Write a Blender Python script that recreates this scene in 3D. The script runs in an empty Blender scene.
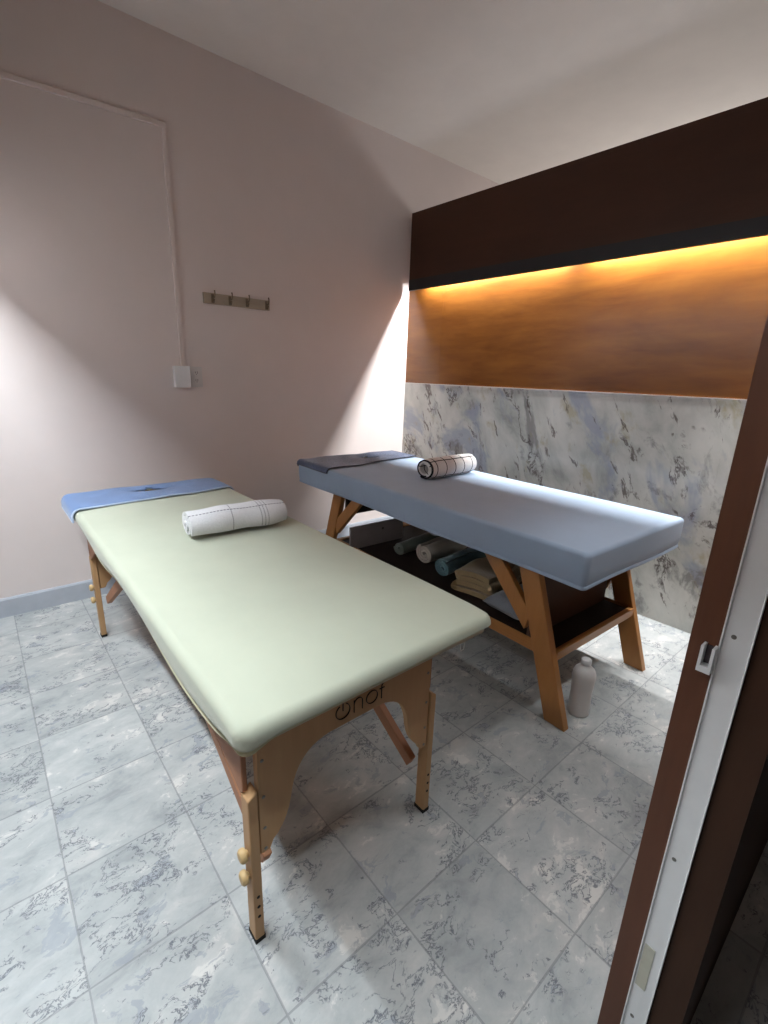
import bpy, bmesh, math, random
from mathutils import Vector, Matrix
random.seed(7)
SC = bpy.context.scene
COL = SC.collection
PI = math.pi

# ------------------------------------------------------------------ helpers
def link(o):
    COL.objects.link(o)
    return o

def obj(name, bm, mat, parent=None, smooth=False, loc=None, rot=None):
    me = bpy.data.meshes.new(name)
    bm.normal_update()
    bm.to_mesh(me)
    bm.free()
    if mat is not None:
        me.materials.append(mat)
    if smooth:
        for p in me.polygons:
            p.use_smooth = True
        try:
            me.set_sharp_from_angle(angle=math.radians(40))
        except Exception:
            pass
    o = link(bpy.data.objects.new(name, me))
    if parent is not None:
        o.parent = parent
    if loc is not None:
        o.location = loc
    if rot is not None:
        o.rotation_euler = rot
    return o

def tag(o, label=None, cat=None, group=None, kind=None):
    if label: o['label'] = label
    if cat: o['category'] = cat
    if group: o['group'] = group
    if kind: o['kind'] = kind
    return o

def empty(name, loc=(0, 0, 0), rz=0.0):
    o = link(bpy.data.objects.new(name, None))
    o.location = loc
    o.rotation_euler = (0, 0, rz)
    o.empty_display_size = 0.1
    return o

def bevel(bm, w, seg=2, ang=30):
    if w <= 0: return
    es = [e for e in bm.edges if len(e.link_faces) == 2 and e.calc_face_angle(0) > math.radians(ang)]
    bmesh.ops.bevel(bm, geom=es, offset=w, segments=seg, profile=0.5, affect='EDGES')

def box(bm, x0, x1, y0, y1, z0, z1):
    vs = [bm.verts.new((x, y, z)) for z in (z0, z1) for y in (y0, y1) for x in (x0, x1)]
    for f in ((0, 2, 3, 1), (4, 5, 7, 6), (0, 1, 5, 4), (2, 6, 7, 3), (0, 4, 6, 2), (1, 3, 7, 5)):
        bm.faces.new([vs[i] for i in f])

def box_bm(x0, x1, y0, y1, z0, z1, bev=0.0, seg=2):
    bm = bmesh.new()
    box(bm, x0, x1, y0, y1, z0, z1)
    bevel(bm, bev, seg)
    return bm

def prism(pts, axis, a, b, bev=0.0, seg=2):
    """closed 2-D outline extruded along an axis ('x': pts=(y,z), 'y': pts=(x,z), 'z': pts=(x,y))"""
    bm = bmesh.new()
    def mk(p, t):
        if axis == 'x': return (t, p[0], p[1])
        if axis == 'y': return (p[0], t, p[1])
        return (p[0], p[1], t)
    A = [bm.verts.new(mk(p, a)) for p in pts]
    B = [bm.verts.new(mk(p, b)) for p in pts]
    n = len(pts)
    bm.faces.new(A)
    bm.faces.new(list(reversed(B)))
    for i in range(n):
        bm.faces.new((A[i], B[i], B[(i + 1) % n], A[(i + 1) % n]))
    bmesh.ops.recalc_face_normals(bm, faces=bm.faces[:])
    bevel(bm, bev, seg, 35)
    return bm

def add_tube(bm, pts, r, n=8, flat=1.0, closed=False):
    pts = [Vector(p) for p in pts]
    rings = []
    m = len(pts)
    up = None
    for i, p in enumerate(pts):
        if closed:
            t = pts[(i + 1) % m] - pts[(i - 1) % m]
        else:
            t = pts[min(i + 1, m - 1)] - pts[max(i - 1, 0)]
        t.normalize()
        if up is None:
            up = Vector((0, 0, 1)) if abs(t.z) < .9 else Vector((1, 0, 0))
        s = t.cross(up).normalized()
        up = s.cross(t).normalized()
        rr = r[i] if isinstance(r, (list, tuple)) else r
        rings.append([bm.verts.new(p + s * math.cos(2 * PI * k / n) * rr + up * math.sin(2 * PI * k / n) * rr * flat) for k in range(n)])
    seq = range(m) if closed else range(m - 1)
    for i in seq:
        a, b = rings[i], rings[(i + 1) % m]
        for k in range(n):
            bm.faces.new((a[k], a[(k + 1) % n], b[(k + 1) % n], b[k]))
    if not closed:
        bm.faces.new(list(reversed(rings[0])))
        bm.faces.new(rings[-1])

def lathe(prof, n=28, axis='z'):
    bm = bmesh.new()
    rings = []
    for r, z in prof:
        if r < 1e-6:
            rings.append([bm.verts.new((0, 0, z))])
        else:
            rings.append([bm.verts.new((r * math.cos(2 * PI * k / n), r * math.sin(2 * PI * k / n), z)) for k in range(n)])
    for a, b in zip(rings, rings[1:]):
        for k in range(n):
            k2 = (k + 1) % n
            if len(a) == 1 and len(b) == 1: continue
            if len(a) == 1: bm.faces.new((a[0], b[k2], b[k]))
            elif len(b) == 1: bm.faces.new((a[k], a[k2], b[0]))
            else: bm.faces.new((a[k], a[k2], b[k2], b[k]))
    bmesh.ops.recalc_face_normals(bm, faces=bm.faces[:])
    if axis == 'x':
        bmesh.ops.rotate(bm, verts=bm.verts[:], cent=(0, 0, 0), matrix=Matrix.Rotation(PI / 2, 3, 'Y'))
    if axis == 'y':
        bmesh.ops.rotate(bm, verts=bm.verts[:], cent=(0, 0, 0), matrix=Matrix.Rotation(-PI / 2, 3, 'X'))
    return bm

def screw_bm(r=.0035, h=.0012):
    return lathe([(0, 0), (r, 0), (r, h * .5), (r * .6, h), (0, h)], 12)

# ------------------------------------------------------------------ materials
class NT:
    def __init__(s, name):
        s.m = bpy.data.materials.new(name)
        s.m.use_nodes = True
        s.t = s.m.node_tree
        s.b = s.t.nodes['Principled BSDF']
    def n(s, typ, **kw):
        nd = s.t.nodes.new(typ)
        for k, v in kw.items():
            if k in ('operation', 'data_type', 'blend_type', 'noise_dimensions', 'feature', 'wave_type', 'bands_direction', 'interpolation_type', 'distance', 'clamp', 'noise_type', 'normalize'):
                setattr(nd, k, v)
            else:
                nd.inputs[k.replace('_', ' ')].default_value = v
        return nd
    def l(s, a, b): s.t.links.new(a, b)
    def coords(s, kind='Object', scale=(1, 1, 1), rot=(0, 0, 0), loc=(0, 0, 0)):
        if kind == 'World':
            src = s.t.nodes.new('ShaderNodeNewGeometry').outputs['Position']
        else:
            src = s.t.nodes.new('ShaderNodeTexCoord').outputs[kind]
        mp = s.t.nodes.new('ShaderNodeMapping')
        mp.inputs['Scale'].default_value = scale
        mp.inputs['Rotation'].default_value = rot
        mp.inputs['Location'].default_value = loc
        s.l(src, mp.inputs['Vector'])
        return mp.outputs[0]
    def noise(s, vec, scale, detail=4, rough=.5, dist=0.0):
        nd = s.n('ShaderNodeTexNoise', Scale=scale, Detail=detail, Roughness=rough, Distortion=dist)
        s.l(vec, nd.inputs['Vector'])
        return nd.outputs['Fac'], nd.outputs['Color']
    def ramp(s, fac, stops, interp='LINEAR'):
        nd = s.t.nodes.new('ShaderNodeValToRGB')
        cr = nd.color_ramp
        cr.interpolation = interp
        while len(cr.elements) < len(stops): cr.elements.new(.5)
        for e, (p, c) in zip(cr.elements, stops):
            e.position = p
            e.color = c if len(c) == 4 else (*c, 1)
        s.l(fac, nd.inputs[0])
        return nd.outputs['Color']
    def math(s, op, a, b=None, c=None, clamp=False):
        nd = s.t.nodes.new('ShaderNodeMath')
        nd.operation = op
        nd.use_clamp = clamp
        for i, v in enumerate((a, b, c)):
            if v is None: continue
            if isinstance(v, (int, float)): nd.inputs[i].default_value = v
            else: s.l(v, nd.inputs[i])
        return nd.outputs[0]
    def mix(s, fac, a, b, blend='MIX'):
        nd = s.t.nodes.new('ShaderNodeMix')
        nd.data_type = 'RGBA'
        nd.blend_type = blend
        nd.clamp_factor = True
        if isinstance(fac, (int, float)): nd.inputs[0].default_value = fac
        else: s.l(fac, nd.inputs[0])
        for i, v in ((6, a), (7, b)):
            if isinstance(v, tuple): nd.inputs[i].default_value = v if len(v) == 4 else (*v, 1)
            else: s.l(v, nd.inputs[i])
        return nd.outputs[2]
    def bump(s, h, strength=.3, dist=.01):
        nd = s.n('ShaderNodeBump', Strength=strength, Distance=dist)
        s.l(h, nd.inputs['Height'])
        s.l(nd.outputs[0], s.b.inputs['Normal'])
    def base(s, c, rough=.6, spec=.5, metal=0.0):
        if isinstance(c, tuple): s.b.inputs['Base Color'].default_value = (*c, 1)
        else: s.l(c, s.b.inputs['Base Color'])
        if isinstance(rough, (int, float)): s.b.inputs['Roughness'].default_value = rough
        else: s.l(rough, s.b.inputs['Roughness'])
        s.b.inputs['Specular IOR Level'].default_value = spec
        s.b.inputs['Metallic'].default_value = metal
        return s.m

def m_plain(name, c, rough=.5, spec=.5, metal=0.0, var=.06, sc=30, bmp=0.0):
    t = NT(name)
    v = t.coords('Object')
    f, _ = t.noise(v, sc, 4, .6)
    lo = tuple(max(0, x * (1 - var)) for x in c)
    hi = tuple(min(1, x * (1 + var)) for x in c)
    col = t.ramp(f, [(.3, lo), (.7, hi)])
    if bmp: t.bump(f, bmp, .004)
    return t.base(col, rough, spec, metal)

def m_wall(name, c, var=.035):
    t = NT(name)
    v = t.coords('World')
    f, _ = t.noise(v, 1.6, 4, .55)
    g, _ = t.noise(v, 7.0, 5, .6)
    h, _ = t.noise(v, 160, 2, .5)
    k = t.math('ADD', t.math('MULTIPLY', f, .65), t.math('MULTIPLY', g, .35))
    col = t.ramp(k, [(.3, tuple(x * (1 - var) for x in c)), (.7, tuple(min(1, x * (1 + var)) for x in c))])
    hh = t.math('ADD', t.math('MULTIPLY', g, .8), t.math('MULTIPLY', h, .12))
    t.bump(hh, .25, .008)
    return t.base(col, .75, .25)

def m_wood(name, dark, light, scale=(1, 1, 1), rough=.45, spec=.4, grain=26, cloud=2.0, kind='Object', coat=0.0, bmp=.05, contrast=1.0):
    """grain runs along the axis whose scale is small"""
    t = NT(name)
    v = t.coords(kind, scale)
    _, wc = t.noise(v, 1.2, 3, .5)
    vv = t.mix(.06, v, wc, 'ADD')
    f, _ = t.noise(vv, grain, 5, .65, .3)
    g, _ = t.noise(t.coords(kind, tuple(math.sqrt(s) for s in scale)), cloud, 4, .55, .5)
    k = t.math('ADD', t.math('MULTIPLY', f, .34), t.math('MULTIPLY', g, .66))
    w = .2 / contrast
    col = t.ramp(k, [(.5 - w, dark), (.5 + w, light)])
    t.bump(f, bmp, .003)
    t.b.inputs['Coat Weight'].default_value = coat
    t.b.inputs['Coat Roughness'].default_value = .12
    return t.base(col, rough, spec)

def m_fabric(name, c, weave=900, var=.05, rough=.9, bmp=.15, wrinkle=0.0, trans=0.0, sheen=.15):
    t = NT(name)
    v = t.coords('Object')
    f, _ = t.noise(v, 5, 4, .6)
    g, _ = t.noise(v, weave, 2, .5)
    k = t.math('ADD', t.math('MULTIPLY', f, .7), t.math('MULTIPLY', g, .3))
    col = t.ramp(k, [(.3, tuple(x * (1 - var) for x in c)), (.7, tuple(min(1, x * (1 + var)) for x in c))])
    h = t.math('MULTIPLY', g, .04)
    if wrinkle:
        w, _ = t.noise(t.coords('Object', (1.0, .35, 1.0), (0, 0, .5)), 7, 3, .5, 1.0)
        h = t.math('ADD', h, t.math('MULTIPLY', w, wrinkle))
    t.bump(h, bmp, .02)
    t.b.inputs['Sheen Weight'].default_value = sheen
    return t.base(col, rough, .15)

def m_terry(name, c, var=.18, spec=.1):
    t = NT(name)
    v = t.coords('Object')
    f, _ = t.noise(v, 14, 4, .6)
    g, _ = t.noise(v, 320, 3, .6)
    k = t.math('ADD', t.math('MULTIPLY', f, .5), t.math('MULTIPLY', g, .5))
    col = t.ramp(k, [(.32, tuple(x * (1 - var) for x in c)), (.68, tuple(min(1, x * (1 + var)) for x in c))])
    t.bump(g, .6, .004)
    t.b.inputs['Sheen Weight'].default_value = .35
    return t.base(col, .95, spec)

def uv_xy(t):
    tc = t.t.nodes.new('ShaderNodeTexCoord')
    sp = t.t.nodes.new('ShaderNodeSeparateXYZ')
    t.l(tc.outputs['UV'], sp.inputs[0])
    return sp.outputs[0], sp.outputs[1]

def line_mask(t, x, pos, w):
    d = t.math('ABSOLUTE', t.math('SUBTRACT', x, pos))
    return t.math('LESS_THAN', d, w)

def m_towel_grid():
    t = NT('white_towel_with_black_grid')
    x, y = uv_xy(t)
    v = t.coords('Object')
    g, _ = t.noise(v, 320, 3, .6)
    col = t.ramp(g, [(.3, (.62, .60, .585)), (.7, (.78, .76, .745))])
    fx = t.math('FRACT', t.math('DIVIDE', t.math('ADD', x, .042), .076))
    fy = t.math('FRACT', t.math('DIVIDE', t.math('ADD', y, GRID_SHIFT), .105))
    mk = t.math('MAXIMUM', t.math('LESS_THAN', fx, .085), t.math('LESS_THAN', fy, .06))
    rim = t.math('MULTIPLY', t.math('LESS_THAN', x, .006), t.math('GREATER_THAN', y, -.42))
    mk = t.math('MAXIMUM', mk, rim)
    col = t.mix(mk, col, (.012, .012, .015))
    t.bump(g, .6, .004)
    return t.base(col, .95, .1)

def m_towel_dash():
    t = NT('white_towel_with_dashed_lines')
    x, y = uv_xy(t)
    v = t.coords('Object')
    g, _ = t.noise(v, 320, 3, .6)
    col = t.ramp(g, [(.3, (.60, .60, .62)), (.7, (.77, .77, .79))])
    dash = t.math('LESS_THAN', t.math('FRACT', t.math('DIVIDE', x, .0125)), .62)
    a = t.math('MULTIPLY', line_mask(t, y, DASH_V, .0022), dash)
    rings = line_mask(t, x, .150, .0018)
    for p in (.262, .275, .288):
        rings = t.math('MAXIMUM', rings, line_mask(t, x, p, .0015))
    dash2 = t.math('LESS_THAN', t.math('FRACT', t.math('DIVIDE', y, .008)), .6)
    b = t.math('MULTIPLY', rings, dash2)
    mk = t.math('MULTIPLY', t.math('MAXIMUM', a, b), .85)
    col = t.mix(mk, col, (.06, .06, .09))
    t.bump(g, .6, .004)
    return t.base(col, .95, .1)

def m_floor():
    t = NT('marbled_vinyl_tiles')
    S = .3048
    geo = t.t.nodes.new('ShaderNodeNewGeometry')
    sp = t.t.nodes.new('ShaderNodeSeparateXYZ')
    t.l(geo.outputs['Position'], sp.inputs[0])
    ux = t.math('DIVIDE', t.math('ADD', sp.outputs[0], 2.751), S)
    uy = t.math('DIVIDE', t.math('ADD', sp.outputs[1], 2.664), S)
    ix, iy = t.math('FLOOR', ux), t.math('FLOOR', uy)
    fx, fy = t.math('FRACT', ux), t.math('FRACT', uy)
    cb = t.t.nodes.new('ShaderNodeCombineXYZ')
    t.l(ix, cb.inputs[0]); t.l(iy, cb.inputs[1])
    wn = t.t.nodes.new('ShaderNodeTexWhiteNoise')
    wn.noise_dimensions = '2D'
    t.l(cb.outputs[0], wn.inputs['Vector'])
    # a tile-wise shifted copy of the pattern
    sc = t.t.nodes.new('ShaderNodeVectorMath'); sc.operation = 'SCALE'
    t.l(wn.outputs['Color'], sc.inputs[0]); sc.inputs['Scale'].default_value = 37.0
    ad = t.t.nodes.new('ShaderNodeVectorMath'); ad.operation = 'ADD'
    t.l(geo.outputs['Position'], ad.inputs[0]); t.l(sc.outputs[0], ad.inputs[1])
    mp = t.t.nodes.new('ShaderNodeMapping')
    mp.inputs['Rotation'].default_value = (0, 0, math.radians(-30))
    mp.inputs['Scale'].default_value = (1.0, 1.5, 1)
    t.l(ad.outputs[0], mp.inputs['Vector'])
    v0 = mp.outputs[0]
    _, wc = t.noise(v0, 7, 4, .6)
    v = t.mix(.10, v0, wc, 'ADD')
    a, _ = t.noise(v, 6.0, 7, .66, .3)
    b, _ = t.noise(v, 15.0, 7, .68, .5)
    c, _ = t.noise(v0, 4.0, 3, .5)
    base = t.ramp(a, [(.30, (.27, .29, .295)), (.44, (.36, .38, .38)), (.56, (.42, .435, .43)), (.66, (.49, .49, .475)), (.78, (.60, .59, .565))])
    # pale flakes with hard edges
    fl = t.ramp(t.math('ADD', t.math('MULTIPLY', b, .5), t.math('MULTIPLY', a, .5)), [(.575, (0, 0, 0)), (.60, (1, 1, 1))])
    base = t.mix(t.math('MULTIPLY', fl, .6), base, (.64, .625, .59))
    # blue-grey islands
    f2, _ = t.noise(v, 9.0, 6, .65, .9)
    isl = t.ramp(f2, [(.60, (0, 0, 0)), (.63, (1, 1, 1))])
    base = t.mix(t.math('MULTIPLY', isl, .55), base, (.24, .27, .31))
    # dark veins: ridges, broken up by a mask
    r1 = t.math('ABSOLUTE', t.math('SUBTRACT', b, .5))
    vein = t.ramp(r1, [(.005, (1, 1, 1)), (.022, (0, 0, 0))])
    r2 = t.math('ABSOLUTE', t.math('SUBTRACT', f2, .615))
    rim = t.ramp(r2, [(.003, (1, 1, 1)), (.012, (0, 0, 0))])
    d, _ = t.noise(v, 5.0, 4, .6, .8)
    mask = t.ramp(d, [(.52, (0, 0, 0)), (.56, (1, 1, 1))])
    vm = t.math('MULTIPLY', t.math('MAXIMUM', vein, rim), mask)
    e, _ = t.noise(v, 26, 5, .7, .5)
    spots = t.ramp(e, [(.635, (0, 0, 0)), (.66, (1, 1, 1))])
    sm = t.math('MULTIPLY', spots, t.ramp(c, [(.46, (0, 0, 0)), (.56, (1, 1, 1))]))
    dk = t.math('MAXIMUM', t.math('MULTIPLY', vm, .85), t.math('MULTIPLY', sm, .7))
    base = t.mix(dk, base, (.07, .08, .105))
    tone = t.math('ADD', t.math('MULTIPLY', wn.outputs['Value'], .12), .94)
    hsv = t.n('ShaderNodeHueSaturation')
    t.l(base, hsv.inputs['Color']); t.l(tone, hsv.inputs['Value'])
    base = hsv.outputs[0]
    # joints
    g, _ = t.noise(geo.outputs['Position'], 9, 3, .6)
    jw = t.math('ADD', t.math('MULTIPLY', g, .014), .0006)
    ex = t.math('MINIMUM', fx, t.math('SUBTRACT', 1.0, fx))
    ey = t.math('MINIMUM', fy, t.math('SUBTRACT', 1.0, fy))
    jm = t.math('LESS_THAN', t.math('MINIMUM', ex, ey), jw)
    base = t.mix(t.math('MULTIPLY', jm, .5), base, (.15, .155, .165))
    h = t.math('SUBTRACT', t.math('MULTIPLY', a, .3), t.math('MULTIPLY', jm, .8))
    t.bump(h, .25, .002)
    rg = t.ramp(b, [(.3, (.34, .34, .34)), (.7, (.5, .5, .5))])
    return t.base(base, rg, .4)

def m_marble():
    t = NT('polished_grey_marble_panel')
    v0 = t.coords('World', (1, 1, 1), (math.radians(27), 0, 0))
    vm = t.t.nodes.new('ShaderNodeMapping')
    vm.inputs['Scale'].default_value = (1, 1.5, .85)
    t.l(v0, vm.inputs['Vector'])
    v0 = vm.outputs[0]
    _, wc = t.noise(v0, 5, 4, .6)
    v = t.mix(.10, v0, wc, 'ADD')
    a, _ = t.noise(v, 2.6, 6, .62, .3)
    base = t.ramp(a, [(.32, (.30, .31, .295)), (.45, (.47, .48, .45)), (.56, (.56, .565, .53)), (.70, (.64, .635, .60))])
    # blue-grey clouds
    b, _ = t.noise(v0, 2.3, 5, .6, .5)
    bl = t.ramp(b, [(.545, (0, 0, 0)), (.62, (1, 1, 1))])
    base = t.mix(t.math('MULTIPLY', bl, .65), base, (.25, .29, .39))
    g, _ = t.noise(v, 2.9, 6, .66, .6)
    gr = t.ramp(g, [(.56, (0, 0, 0)), (.63, (1, 1, 1))])
    base = t.mix(t.math('MULTIPLY', gr, .7), base, (.17, .165, .165))
    # olive patches
    o, _ = t.noise(v, 5.1, 4, .6)
    ol = t.ramp(o, [(.60, (0, 0, 0)), (.70, (1, 1, 1))])
    base = t.mix(t.math('MULTIPLY', ol, .6), base, (.36, .31, .17))
    # dark brown veins and flecks
    c, _ = t.noise(v, 4.2, 7, .66, .4)
    r = t.math('ABSOLUTE', t.math('SUBTRACT', c, .5))
    vein = t.ramp(r, [(.006, (1, 1, 1)), (.030, (0, 0, 0))])
    d, _ = t.noise(v0, 3.0, 4, .6, .4)
    mk = t.ramp(d, [(.54, (0, 0, 0)), (.60, (1, 1, 1))])
    vf = t.t.nodes.new('ShaderNodeMapping')
    vf.inputs['Scale'].default_value = (1, 1.5, .75)
    t.l(v, vf.inputs['Vector'])
    e, _ = t.noise(vf.outputs[0], 7, 5, .6, .3)
    fl = t.ramp(e, [(.62, (0, 0, 0)), (.66, (1, 1, 1))])
    base = t.mix(t.math('MULTIPLY', t.math('MULTIPLY', vein, mk), .85), base, (.075, .055, .055))
    base = t.mix(t.math('MULTIPLY', fl, .8), base, (.075, .052, .045))
    return t.base(base, .16, .5)

def m_light(name, c, st):
    m = bpy.data.materials.new(name)
    m.use_nodes = True
    b = m.node_tree.nodes['Principled BSDF']
    b.inputs['Base Color'].default_value = (.8, .8, .8, 1)
    b.inputs['Emission Color'].default_value = (*c, 1)
    b.inputs['Emission Strength'].default_value = st
    return m

GRID_SHIFT = .088
DASH_V = -.095
PINK = m_wall('pale_pink_painted_plaster', (.70, .625, .60))
CEIL = m_wall('off_white_painted_plaster', (.78, .74, .70), .05)
SKIRT = m_plain('grey_painted_baseboard', (.42, .45, .50), .5, .3, var=.05, sc=12)
FLOOR = m_floor()
MARBLE = m_marble()
PANELW = m_wood('polished_orange_brown_plywood', (.084, .023, .0035), (.228, .082, .0125), (1, .16, 1.1), .26, .4, 14, 2.4, 'World', .0, contrast=1.15)
VALW = m_wood('dark_reddish_brown_plywood', (.040, .0155, .008), (.062, .024, .012), (1, .16, 1.1), .5, .25, 22, 4, 'World')
JAMBW = m_wood('reddish_brown_wood_veneer', (.070, .026, .013), (.115, .043, .021), (1, 1, .12), .45, .3, 45, 6, 'World')
OUTERW = m_wood('dark_glossy_brown_wood', (.040, .021, .014), (.062, .032, .020), (1, 1, .12), .45, .07, 45, 6, 'World', 0.0)
BLACKALU = m_plain('black_aluminium_profile', (.010, .010, .012), .45, .4)
WHITEALU = m_plain('white_enamelled_aluminium', (.76, .77, .77), .4, .5, var=.02)
STEEL = m_plain('dull_steel', (.22, .21, .19), .4, .5, .8)
SLOT = m_plain('dark_slot', (.05, .035, .04), .6)
PLATE = m_plain('yellowed_steel_plate', (.52, .51, .42), .45, .5, .2)
BEECH = m_wood('light_beech_wood', (.36, .205, .095), (.50, .31, .155), (1, 1, .1), .5, .3, 40, 6, 'Object')
BEECHRED = m_wood('reddish_beech_wood', (.30, .135, .070), (.42, .21, .115), (1, .3, .3), .55, .3, 40, 6, 'Object')
KNOBW = m_wood('pale_turned_wood', (.48, .33, .15), (.60, .43, .22), (.3, 1, 1), .45, .3, 40, 6, 'Object')
ORANGEW = m_wood('orange_varnished_pine', (.27, .115, .030), (.40, .185, .055), (1, 1, .1), .42, .4, 34, 6, 'Object', .15)
ORANGEH = m_wood('orange_varnished_pine_rail', (.27, .115, .030), (.40, .185, .055), (.1, .1, 1), .42, .4, 34, 6, 'Object', .15)
DARKSHELF = m_plain('dark_brown_shelf_board', (.020, .013, .011), .6, .2, var=.2, sc=8)
BROWNBOARD = m_plain('brown_fibreboard', (.085, .055, .042), .7, .2, var=.08, sc=8)
RUBBER = m_plain('black_rubber', (.015, .014, .013), .8, .2)
GREENS = m_fabric('pale_green_stretch_cotton', (.39, .412, .328), wrinkle=.22, bmp=.2)
GREENHEM = m_fabric('elastic_hem_lit_through_tint', (.50, .49, .31), var=.08)  # paler yellow than the sheet, painted in for light through the thin hem
BLUES = m_fabric('light_blue_stretch_cotton', (.285, .365, .475), wrinkle=.05, bmp=.12)
VINYL = m_plain('cream_vinyl_mattress', (.55, .52, .42), .5, .3)
T_BLUE = m_terry('blue_terry', (.105, .185, .36))
T_BLUEHEM = m_terry('light_blue_hem', (.40, .48, .62))
T_SLATE = m_terry('slate_terry', (.060, .082, .145))
T_SLATEHEM = m_terry('dark_slate_hem', (.035, .042, .065))
T_GRID = m_towel_grid()
T_DASH = m_towel_dash()
T_WHITE = m_terry('white_terry', (.66, .64, .62), .08)
T_OFF = m_terry('offwhite_terry', (.50, .46, .40), .12)
T_TEAL = m_terry('teal_terry', (.075, .155, .185))
T_SAGE = m_terry('grey_green_terry', (.13, .16, .135))
T_BEIGE = m_terry('beige_terry', (.30, .225, .12), .2)
T_GREY = m_terry('grey_terry', (.20, .21, .21))
T_BGREY = m_terry('blue_grey_cloth', (.20, .225, .26))
PLASTIC = m_plain('white_plastic', (.78, .79, .80), .35, .5, var=.02)
PLASTIC2 = m_plain('ivory_plastic', (.60, .58, .57), .4, .5, var=.02)
TRUNK = m_plain('painted_over_trunking', (.70, .62, .59), .6, .3, var=.02)
BOTTLE = m_plain('white_bottle_plastic', (.62, .61, .60), .35, .5, var=.04, sc=20)
RAIL = m_wood('pale_gilded_wood', (.30, .25, .19), (.44, .38, .30), (.15, 1, 1), .5, .3, 30, 5, 'Object')
BRONZE = m_plain('antique_bronze', (.19, .15, .105), .45, .5, .6)
INK = m_plain('black_ink', (.012, .011, .010), .6, .2)
LED = m_light('led_diffuser', (1, .97, .92), 6.0)
LAMPM = m_light('ceiling_lamp_diffuser', (1, .95, .88), 2.0)

# ------------------------------------------------------------------ the room
XL, YF, ZC = -2.965, -2.782, 2.88
JX = -1.975                               # face of the door jamb
YO = -2.903                               # outer face of the door wall
YC = -4.35                                # far side of the corridor
PT = 2.425                                # top of the timber partitions
XN = 2.6                                  # neighbouring booth's far side

def struct(o):
    o['kind'] = 'structure'
    return o

struct(obj('floor', box_bm(XL - .2, XN + .1, YC - .1, .12, -.06, 0), FLOOR))
struct(obj('ceiling', box_bm(XL - .2, XN + .1, YC - .1, .12, ZC, ZC + .08), CEIL))
struct(obj('wall_back', box_bm(XL - .2, XN + .1, 0, .12, 0, ZC), PINK))
struct(obj('wall_neighbour', box_bm(XN, XN + .1, YC, 0, 0, ZC), PINK))
struct(obj('wall_corridor', box_bm(XL - .2, XN + .1, YC - .1, YC, 0, ZC), VALW))
struct(obj('wall_left', box_bm(XL - .12, XL, YC, 0, 0, ZC), PINK))
bb = bmesh.new()
for p in [(XL, -.001)]:
    pass
bb = prism([(0, 0), (-.014, 0), (-.014, .094), (-.009, .104), (0, .104)], 'x', XL, -.012, .0)
struct(obj('baseboard_back', bb, SKIRT))

# right partition: timber core, plywood above, marble below
wr = struct(obj('wall_right', box_bm(.012, .055, YF, 0, 0, PT, 0), VALW))
tag(obj('wood_panel', box_bm(0, .012, YF, -.372, 1.222, PT, .0008, 1), PANELW, wr), 'polished orange-brown plywood panel')
tag(obj('wood_panel', box_bm(0, .012, -.3705, 0, 1.222, PT, .0008, 1), PANELW, wr), 'narrow polished plywood panel beside the pink wall')
tag(obj('marble_panel', box_bm(-.004, .012, YF, 0, 0, 1.2205, .0008, 1), MARBLE, wr), 'glossy grey marble panel with blue clouds and dark veins')
tag(obj('ledge_strip', box_bm(-.005, .0, YF, 0, 1.2205, 1.2245, .001, 1), PLASTIC2, wr), 'thin pale strip between marble and plywood')

def valance(name, xa, xb, y0, y1, z0):
    """board hanging in front of the wall with a black profile on its lower edge"""
    o = struct(obj(name, box_bm(min(xa, xb), max(xa, xb), y0, y1, z0 + .075, PT - .005, .001, 1), VALW))
    s = -1 if xb > xa else 1                     # xa is the room side
    bm = box_bm(min(xa + s * .003, xb), max(xa + s * .003, xb), y0, y1, z0, z0 + .0745, .0015, 1)
    tag(obj('black_profile', bm, BLACKALU, o), 'black aluminium profile along the lower edge')
    return o
valance('trim_1', -.072, -.057, YF, -.072, 1.900)
struct(obj('trim_2', box_bm(-.0565, -.0005, YF, -.072, PT - .02, PT - .006), VALW))
valance('trim_3', -2.890, -2.905, YF + .02, -.03, 1.935)
struct(obj('trim_4', box_bm(XL + .0005, -2.9055, YF + .02, -.03, PT - .02, PT - .006), VALW))

def led_strip(label, x, y0, y1, z, energy, width=.012, tilt=0.0, colour=(1, .98, .95)):
    t = empty('led_strip', (x, (y0 + y1) / 2, z))
    L = (y1 - y0) / 2
    obj('channel', box_bm(-.009, .009, -L, L, .003, .0112, .001, 1), WHITEALU, t)
    obj('diffuser', box_bm(-.006, .006, -L, L, .0, .003, .001, 1), LED, t)
    wx = -x if x > -1 else XL - x
    for k in (-.8, 0, .8):
        obj('bracket', box_bm(*sorted((0, wx)), k * L - .008, k * L + .008, .0112, .016, .0, 1), STEEL, t)
    tag(t, label, 'light')
    ld = bpy.data.lights.new('strip_glow', 'AREA')
    ld.shape = 'RECTANGLE'; ld.size = width; ld.size_y = 2 * L - .01
    ld.energy = energy; ld.color = colour
    lo = link(bpy.data.objects.new('strip_glow', ld))
    lo.parent = t; lo.location = (0, 0, -.003); lo.rotation_euler = (0, tilt, 0)
    return t
led_strip('led strip behind the dark wooden valance, the half nearest the pink wall', -.019, -1.355, -.20, 1.976, 38, .016, colour=(.98, .99, 1))
led_strip('led strip behind the dark wooden valance, the half nearest the doorway', -.019, YF + .05, -1.455, 1.976, 44, .016, colour=(.98, .99, 1))
led_strip('long led strip behind the valance high on the left wall', -2.938, YF + .05, -.06, 1.985, 53, .030, colour=(.86, .94, 1))

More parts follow.
